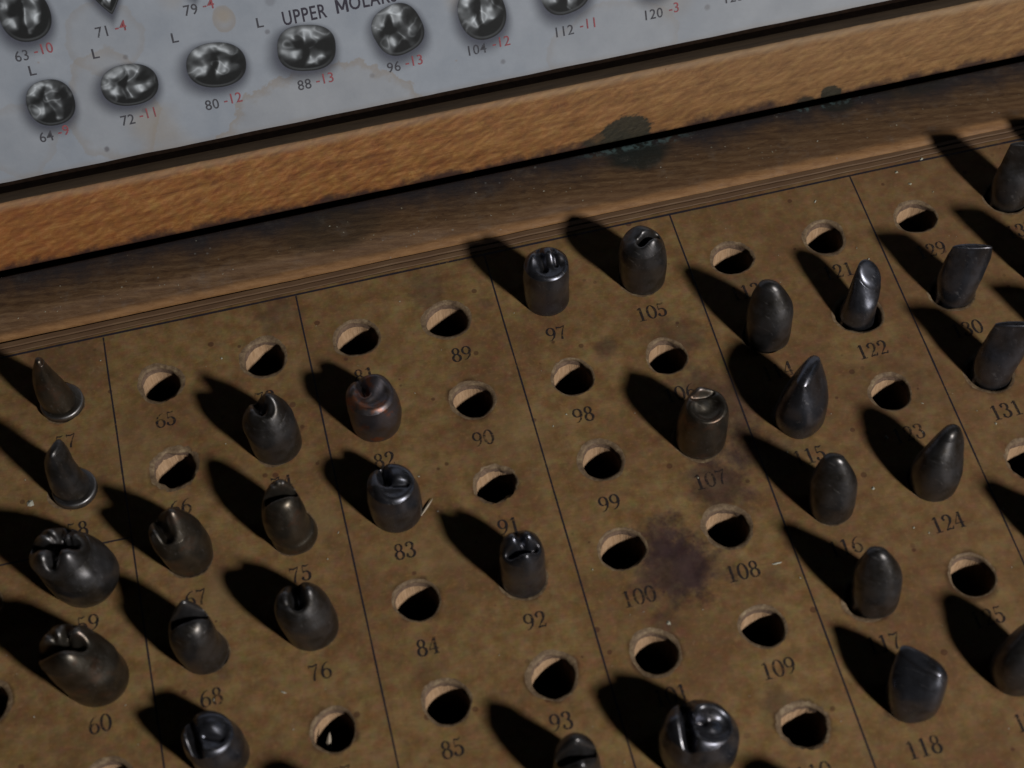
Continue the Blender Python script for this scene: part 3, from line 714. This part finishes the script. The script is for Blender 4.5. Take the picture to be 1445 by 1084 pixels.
die(-1, 3, [(-.5, 0, 0, .35, .35, 0), (0, .02, -.03, .46, .43, -30), (.25, -.01, -.02, .51, .45, -30), (.6, -.06, .0, .50, .45, -28), (.88, -.12, .03, .46, .43, -25), (1.10, -.18, .05, .42, .41, -25)],
    [('b', -.45, .4, .30, .16), ('b', .35, .60, .28, .14), ('b', .3, -.45, .40, .18), ('g', -.95, -.30, .45, .10, .21, .30), ('g', -.05, .9, -.02, .2, .14, .20), ('g', -.9, .6, -.4, .2, .10, .08), ('d', -.45, .35, .3, .06)], 'n',
    'bulging brownish molar form just above the printed 60', GM, rnd_c=.20, pw=3.2, lump=.02)
# --- column 65..72
die(0, 2, [(-.5, 0, 0, .33, .33, 0), (0, .01, -.01, .35, .34, 0), (.3, .0, 0, .385, .36, 20), (.65, -.05, .01, .385, .36, 20), (.90, -.09, .03, .36, .33, 20), (1.04, -.11, .04, .31, .29, 20)],
    [('b', .38, .05, .40, .24), ('b', -.75, .0, .22, .04), ('g', -.36, .95, -.34, -.55, .24, .26)], 'n',
    'brownish form with a tall ridge touching the printed 66', GP, rnd_c=.16, pw=3)
die(0, 3, [(-.5, -.02, 0, .33, .33, 0), (0, -.0, -.02, .345, .34, 0), (.3, -.06, 0, .34, .345, 0), (.65, -.07, .02, .335, .34, 0), (.92, -.06, .04, .31, .32, 0), (1.06, -.05, .06, .27, .28, 0)],
    [('b', .0, .72, .34, .20), ('b', 0, -.5, .40, -.02), ('g', -.95, .10, .95, .28, .24, .32)], 's',
    'grey form with a deep cross slot, just above the printed 68', GP, rnd_c=.16, pw=3)
die(0, 4, [(-.5, 0, 0, .33, .33, 0), (0, .0, -.02, .40, .37, 0), (.3, -.0, -.01, .40, .38, 0), (.6, -.03, .0, .39, .37, 0), (.84, -.06, .03, .35, .34, 0)],
    [('d', .16, .0, .68, .13), ('g', -.60, .9, -.48, -.8, .17, .22), ('b', -.9, .0, .2, .07), ('b', .20, .30, .30, .10), ('g', -.1, -.1, .5, -.35, .12, .05)], 'b',
    'shiny cupped form at the bottom edge, below the printed 68', GP, rnd_c=.14, pw=3.4)
# --- column 73..80
die(1, 1, [(-.5, 0, 0, .33, .33, 0), (0, .02, -.02, .385, .37, 0), (.3, .01, 0, .40, .385, 0), (.65, -.01, .01, .40, .38, 0), (.88, -.02, .03, .365, .34, 0), (1.0, -.02, .04, .31, .30, 0)],
    [('b', .35, .25, .50, .22), ('g', -.42, 1.0, -.15, .0, .24, .34), ('b', -.75, -.1, .25, .05), ('d', .1, -.2, .4, .07)], 's',
    'broad hooked-cusp form with a bright shoulder, in the second row above the printed 74', GP, rnd_c=.17, pw=3)
die(1, 2, [(-.5, .0, -.02, .35, .35, 0), (0, .01, -.05, .355, .355, 0), (.20, .0, -.05, .345, .345, 0), (.32, -.05, -.03, .33, .34, 0), (.7, -.06, .0, .32, .335, 0), (.95, -.05, .03, .29, .31, 0), (1.10, -.04, .06, .25, .26, 0)],
    [('b', .05, .65, .36, .20), ('b', 0, -.5, .38, .0), ('g', -.95, -.02, .85, .14, .22, .30), ('d', 0, .65, .35, .08)], 'n',
    'narrow form with a scooped knob on top, just above the printed 75', GP, rnd_c=.13, pw=3.5)
die(1, 3, [(-.5, -.02, 0, .33, .33, 0), (0, -.0, -.02, .385, .37, 0), (.35, -.03, 0, .41, .385, 0), (.65, -.05, .01, .40, .38, 0), (.84, -.07, .03, .37, .35, 0), (.96, -.08, .04, .33, .31, 0)],
    [('b', -.60, .0, .32, .12), ('b', .60, .05, .36, .17), ('g', .0, 1.0, -.04, -.25, .25, .36), ('d', -.5, -.05, .35, .08)], 's',
    'two-lobed form split by a dark notch, just above the printed 76', GP, rnd_c=.16, pw=3)
die(1, 5, [(-.5, 0, 0, .33, .33, 0), (0, 0, 0, .38, .37, 0), (.6, -.01, .02, .36, .34, 0), (1.05, -.02, .04, .27, .26, 0)], [('g', -.7, 0, .7, .1, .2, .2)], 's', 'form below the bottom edge whose shadow shows by the printed 77', GP)
# --- column 81..88
die(2, 1, [(-.5, 0, 0, .33, .33, 0), (0, .01, -.0, .385, .38, 0), (.3, .02, 0, .41, .39, 0), (.6, .01, .02, .405, .385, 0), (.86, -.01, .04, .37, .36, 0)],
    [('d', .05, .0, .70, .15), ('b', .40, .50, .34, .12), ('g', -.35, 1.0, -.15, .05, .16, .16), ('b', -.10, -.05, .22, .08), ('b', -.6, .3, .25, .05)], 'r',
    'rust-tinted form with a dished top and bright curved rim', GP, rnd_c=.16, pw=3.2)
die(2, 2, [(-.5, 0, 0, .33, .33, 0), (0, .0, -.03, .39, .385, 0), (.3, .0, -.02, .405, .39, 0), (.6, -.0, -.01, .395, .38, 0), (.87, -.01, .02, .35, .35, 0)],
    [('d', .10, .0, .74, .13), ('g', -.28, 1.0, -.15, .15, .20, .24), ('b', .30, .25, .28, .07), ('b', -.45, -.1, .28, .06), ('g', .15, -.1, .65, -.2, .12, .06)], 'b',
    'shiny cupped form just above the printed 83, beside a splinter', GP, rnd_c=.14, pw=3.4)
# --- column 89..96
die(3, 3, [(-.5, 0, 0, .32, .32, 0), (0, .0, -.02, .335, .325, 0), (.3, .0, 0, .335, .325, 0), (.7, .0, .01, .335, .325, 0), (.97, .0, .03, .30, .30, 0)],
    [('b', -.35, .4, .32, .14), ('b', .45, .35, .3, .12), ('g', -.05, .9, .15, -.3, .17, .18), ('g', -.6, -.30, .6, -.25, .18, .16), ('b', .1, -.75, .25, .10)], 'b',
    'smooth narrow form with a lobed top, just above the printed 92', GP, rnd_c=.14, pw=3.5)
die(3, 5, [(-.5, 0, 0, .32, .32, 0), (0, -.03, 0, .335, .33, 0), (.3, -.03, 0, .335, .325, 0), (.7, -.03, .0, .32, .315, 0), (1.02, -.03, .03, .28, .28, 0)],
    [('b', .1, .50, .4, .16), ('g', -.9, -.20, .9, -.12, .22, .26), ('b', .1, -.85, .25, .10)], 's',
    'narrow form below the printed 93, cut by the bottom edge', GP, rnd_c=.12, pw=4)
# --- column 97..104
die(4, 0, [(-.5, 0, 0, .33, .33, 0), (0, .0, -.02, .36, .35, 0), (.3, .0, 0, .37, .35, 0), (.75, .0, -.01, .375, .355, 0), (1.05, .01, -.0, .35, .335, 0)],
    [('d', .08, -.08, .72, .13), ('b', -.50, .30, .26, .09), ('g', -.18, .8, -.15, -.3, .14, .10), ('b', .22, .38, .26, .12), ('b', .65, .15, .2, .06), ('g', .45, .5, .42, -.2, .10, .06)], 'b',
    'dark cupped form with a bright lip, just above the printed 97', GP, rnd_c=.15, pw=3.2)
die(4, 5, [(-.5, .1, 0, .36, .34, 0), (0, .10, -.04, .50, .44, -12), (.3, .10, -.03, .55, .46, -12), (.65, .10, -.01, .55, .45, -12), (.92, .09, .01, .49, .40, -12), (1.03, .09, .02, .45, .37, -12)],
    [('d', .38, -.05, .56, .17), ('g', -.40, 1.0, -.30, -1.0, .15, .28), ('b', -.75, .1, .24, .06), ('b', .12, .42, .22, .13), ('b', .50, .60, .2, .05), ('b', .35, -.1, .16, .05), ('g', -.3, .1, .15, .05, .09, .06)], 'b',
    'wide glossy form with a round cup and dark slot, below the printed 101', GM, rnd_c=.15, pw=3.2)
# --- column 105..112
die(5, 0, [(-.5, 0, 0, .33, .33, 0), (0, .03, -.02, .365, .355, 0), (.3, .03, 0, .385, .365, 0), (.72, .01, -.01, .385, .365, 0), (.95, .0, .0, .365, .35, 0), (1.08, .0, .0, .325, .315, 0)],
    [('d', -.45, .30, .40, .06), ('b', .5, -.40, .35, .10), ('g', -.10, -.25, .70, .05, .19, .28), ('b', -.1, .55, .45, .08)], 's',
    'dark domed form with a slanting notch, just above the printed 105', GP, rnd_c=.18, pw=3)
die(5, 2, [(-.5, 0, 0, .33, .33, 0), (0, .04, -.0, .385, .37, 0), (.3, .05, .01, .39, .365, 0), (.65, .07, .02, .375, .355, 0), (.86, .08, .03, .35, .335, 0), (.98, .09, .04, .315, .305, 0)],
    [('d', .02, -.15, .72, .17), ('b', -.10, .90, .25, .08), ('g', -.5, .50, .5, .55, .12, .07), ('b', -.15, .15, .25, .06)], 'n',
    'dark form with a small bright-rimmed cup, just above the printed 107', GP, rnd_c=.10, pw=5)
die(5, 6, [(-.5, 0, 0, .33, .33, 0), (0, 0, 0, .38, .37, 0), (.6, -.01, .02, .36, .34, 0), (1.05, -.02, .04, .27, .26, 0)], [('g', -.7, 0, .7, .1, .2, .2)], 's', 'form below the bottom edge whose shadow tip shows beside 110', GP)
# --- column 113..120 : blunt pointed forms
def pointed(c, r, keys, mat, label, **kw):
    zm = keys[-1][0]; ks = []
    for z, cx, cy, a, b, an in keys:                             # the blade leans back, so its front face slopes
        t = max(0, (z-.3)/(zm-.3)); ks.append((z-.13*t, cx+.02*t, cy+.15*t**1.3, a, b, an))
    keys = ks
    return die(c, r, keys, kw.pop('feats', []), mat, label, GC, **kw)
pointed(6, 1, [(-.5, .03, -.02, .33, .33, 0), (0, .05, -.02, .345, .34, 0), (.4, .06, .0, .365, .34, -25), (.75, .06, .0, .355, .29, -25), (1.10, .04, .0, .265, .19, -25), (1.32, .02, .0, .16, .11, -25)], 's',
    'almond-shaped blunt form beside the printed 113, uppermost of its column', rnd_c=.07, pw=2.0, sq=2.25)
pointed(6, 2, [(-.5, .03, 0, .34, .34, 0), (0, .04, -.02, .38, .36, 30), (.3, .06, .0, .43, .37, 45), (.65, .08, .01, .44, .30, 48), (.98, .11, .02, .39, .20, 48), (1.20, .13, .02, .31, .12, 48)], 'b',
    'broad bluish leaf-shaped form with a flat polished face, above the printed 115', rnd_c=.08, pw=2.5, sq=2.5)
pointed(6, 3, [(-.5, 0, 0, .32, .32, 0), (0, .0, -.02, .325, .32, 0), (.4, .0, .0, .345, .33, -25), (.75, -.01, .0, .335, .27, -25), (1.12, -.03, .0, .24, .17, -25), (1.33, -.04, .0, .15, .10, -25)], 's',
    'blunt pointed form with a bright streak, between the printed 115 and 116', rnd_c=.07, pw=2.0, sq=2.25)
pointed(6, 4, [(-.5, .08, 0, .32, .32, 0), (0, .10, -.02, .33, .33, 0), (.4, .10, .0, .345, .33, -25), (.75, .08, .0, .335, .28, -25), (1.10, .06, .0, .24, .18, -25), (1.31, .04, .0, .15, .11, -25)], 's',
    'blunt pointed form just above the printed 117', rnd_c=.07, pw=2.0, sq=2.25)
pointed(6, 5, [(-.5, .03, 0, .33, .33, 0), (0, .07, -.02, .37, .36, 0), (.3, .09, .0, .39, .36, -20), (.6, .10, .0, .395, .33, -35), (.84, .12, .01, .375, .24, -48), (1.0, .13, .03, .33, .12, -52)], 'b',
    'stout form with a straight slanting bright edge, just above the printed 118', rnd_c=.05, pw=4, sq=2.4)
# --- column 121..128
pointed(7, 1, [(-.5, -.04, 0, .32, .32, 0), (0, -.03, -.02, .285, .285, 0), (.3, .01, .0, .255, .25, 0), (.55, .06, .02, .24, .24, 0), (.78, .10, .03, .225, .225, 0), (.93, .13, .04, .20, .20, 0)], 'b',
    'slim cylindrical form with a slanting oval face, above the printed 122', rnd_c=.05, pw=5, feats=[('s', -.08, .14)], lump=.006)
pointed(7, 3, [(-.5, -.0, 0, .33, .33, 0), (0, .03, -.02, .345, .34, 0), (.3, .05, .0, .375, .35, 20), (.7, .09, .02, .36, .28, 30), (1.0, .14, .03, .30, .21, 30), (1.24, .19, .04, .18, .13, 30)], 's',
    'hooked pointed form bending right, just above the printed 124', rnd_c=.10, pw=2.4, sq=2.2)
pointed(7, 5, [(-.5, -.0, 0, .33, .33, 0), (0, .03, -.02, .36, .35, 0), (.3, .06, .0, .39, .36, 20), (.7, .11, .02, .37, .29, 30), (1.0, .16, .03, .29, .20, 30), (1.2, .20, .05, .18, .12, 30)], 's',
    'leaning pointed form at the right edge, below the printed 125', rnd_c=.10, pw=2.4, sq=2.2)
# --- column 129.. and beyond: chisels
def chisel(c, r, mat, label, lean=.1, wd=.27, H=1.0, name='tooth_form', dx=0, dy=0, ang=-16):
    return die(c, r, [(-.5, 0, 0, .31, .31, ang), (0, .0, -.02, .31, .30, ang), (.25, .01, .0, .33, .29, ang), (.55, lean*.4, .01, .35, .22, ang), (.85, lean*.85, .03, .35, .13, ang), (H+.05, lean*1.1, .05, .31, .06, ang)],
               [], mat, label, GI, rnd_c=.035, pw=6, sq=2.0, name=name, dx=dx, dy=dy)
chisel(8, 1, 'b', 'flat chisel form with a straight bright top edge, above the printed 130', .12, .26, 1.07, dx=.04)
chisel(8, 2, 'b', 'wider flat chisel form above the printed 131, touching the right edge', .16, .30, 1.16, dx=.03)
chisel(9, 0, 's', 'tall flat chisel form in the upper right corner below the rail', .12, .30, 1.22, dx=.04, dy=.0)
chisel(9, 1, 's', 'chisel form beyond the right edge, its shadow falling above the printed 130', .05, .30, 1.2, dx=-.02)
chisel(9, 2, 's', 'chisel form beyond the right edge, its shadow tip level with the 130 form', .05, .30, 1.2)
chisel(10, 0, 's', 'chisel form beyond the upper right corner, its shadow tip touching the rail', .05, .30, 1.2, dx=-.1)
die(8, 4, [(-.5, 0, 0, .33, .33, 0), (0, 0, 0, .36, .35, 0), (.6, -.01, .02, .33, .3, 0), (1.15, -.02, .04, .18, .16, 0)], [], 's', 'form beyond the right edge, only its shadow tip showing beside the ruled line', GC)

# ------------------------------------------------------------------ splinters, dust and specks
k = NT('pale_raw_wood'); M_spl = k.fin(k.ramp(k.noise(8, 3, .6, k.mapping((1, 6, 1))), [(.3, C(.42, .33, .24)), (.7, C(.62, .53, .42))]), .7, 0)
k = NT('pale_dust'); M_dust = k.fin(k.ramp(k.noise(1.5, 3), [(.3, C(.36, .33, .22)), (.7, C(.58, .57, .50))]), .8, 0)
def splinter(name, x, y, z, L, wd, az, el, label, parent=None):
    verts, faces = [], []; n = 8
    for i in range(n+1):
        t = i/n; w_ = wd*(math.sin(math.pi*min(1, t*.9+.1))**.7)*.5
        for (a, b) in ((-w_, 0), (0, w_*.5), (w_, 0), (0, -w_*.3)): verts.append((t*L, a, b+.04*L*math.sin(t*2.5)))
    for i in range(n):
        for j in range(4): faces.append((i*4+j, i*4+(j+1) % 4, (i+1)*4+(j+1) % 4, (i+1)*4+j))
    faces += [(3, 2, 1, 0), (n*4, n*4+1, n*4+2, n*4+3)]
    o = mesh_obj(name, verts, faces, M_spl); o.location = (x, y, z); o.rotation_euler = (0, -el, az)
    return tag(o, label, 'splinter', 'loose wood splinters')
splinter('wood_splinter', 3.50, -3.42, .015, .34, .038, .78, .03, 'pale wood splinter lying on the board at the right foot of the form above 83')
splinter('wood_splinter', 1.42, -6.66, -.42, .42, .075, 1.15, .85, 'pale wood splinter sticking up inside the empty hole above 77')
verts, faces = [], []
rn = random.Random(5)
def speck(x, y, z, r, sx=1, ang=0):
    b = len(verts); n = 7
    for i in range(n):
        a = 2*math.pi*i/n; q = r*rn.uniform(.7, 1.25); X, Y = math.cos(a)*q*sx, math.sin(a)*q/sx
        verts.append((x+X*math.cos(ang)-Y*math.sin(ang), y+X*math.sin(ang)+Y*math.cos(ang), z))
    verts.append((x, y, z+r*.55))
    for i in range(n): faces.append((b+i, b+(i+1) % n, b+n))
for x, y, r, s in ((-2.23, -1.68, .055, 1), (12.68, .98, .03, 1), (12.81, .68, .03, 1.2), (13.18, 1.14, .03, 1), (11.15, .74, .022, 1.5), (10.55, -5.48, .02, 1), (8.41, -5.53, .035, 2.2), (10.7, -3.9, .035, 1), (11.6, -.62, .02, 1),
                   (11.4, -1.5, .02, 1), (12.4, -4.1, .02, 1), (10.2, -4.7, .03, 1), (1.0, .2, .02, 1), (6.6, -6.05, .035, 1), (1.0, -5.7, .025, 2), (13.0, -6.8, .03, 1), (13.1, -5.6, .02, 1), (13.6, -6.2, .02, 1)):
    speck(x, y, .0045, r, s, rn.uniform(0, 3))
for i in range(170):
    x, y = rn.uniform(-3, 16), rn.uniform(-9.5, 1.0)
    if any(math.hypot(x-hole_centre(c, r)[0], y-hole_centre(c, r)[1]) < .5 for c in COLS for r in ROWS): continue
    speck(x, y, .0045, rn.choice((.006, .008, .010, .014)), rn.uniform(1, 1.8), rn.uniform(0, 3))
for i in range(90):
    x, y = rn.uniform(-3, 16.5), 1.7+abs(rn.gauss(0, .38))
    if y < 2.6: speck(x, y, .106, rn.choice((.006, .007, .009, .012)), rn.uniform(1, 1.6), rn.uniform(0, 3))
dust = mesh_obj('dust', verts, faces, M_dust); tag(dust, 'pale dust specks scattered over the board and the rail', 'dust', kind='stuff')

# ------------------------------------------------------------------ the bench the case stands on
k = NT('dark_bench'); mb = k.fin(k.ramp(k.noise(.6, 4, .6, k.mapping((.3, 3, 1))), [(.3, C(.012, .010, .009)), (.7, C(.03, .024, .02))]), .7, 0)
bench = mesh_obj('table_top', [(-120, -120, -1.96), (140, -120, -1.96), (140, 140, -1.96), (-120, 140, -1.96)], [(0, 1, 2, 3)], mb)
tag(bench, 'dark surface under the case', kind='structure')
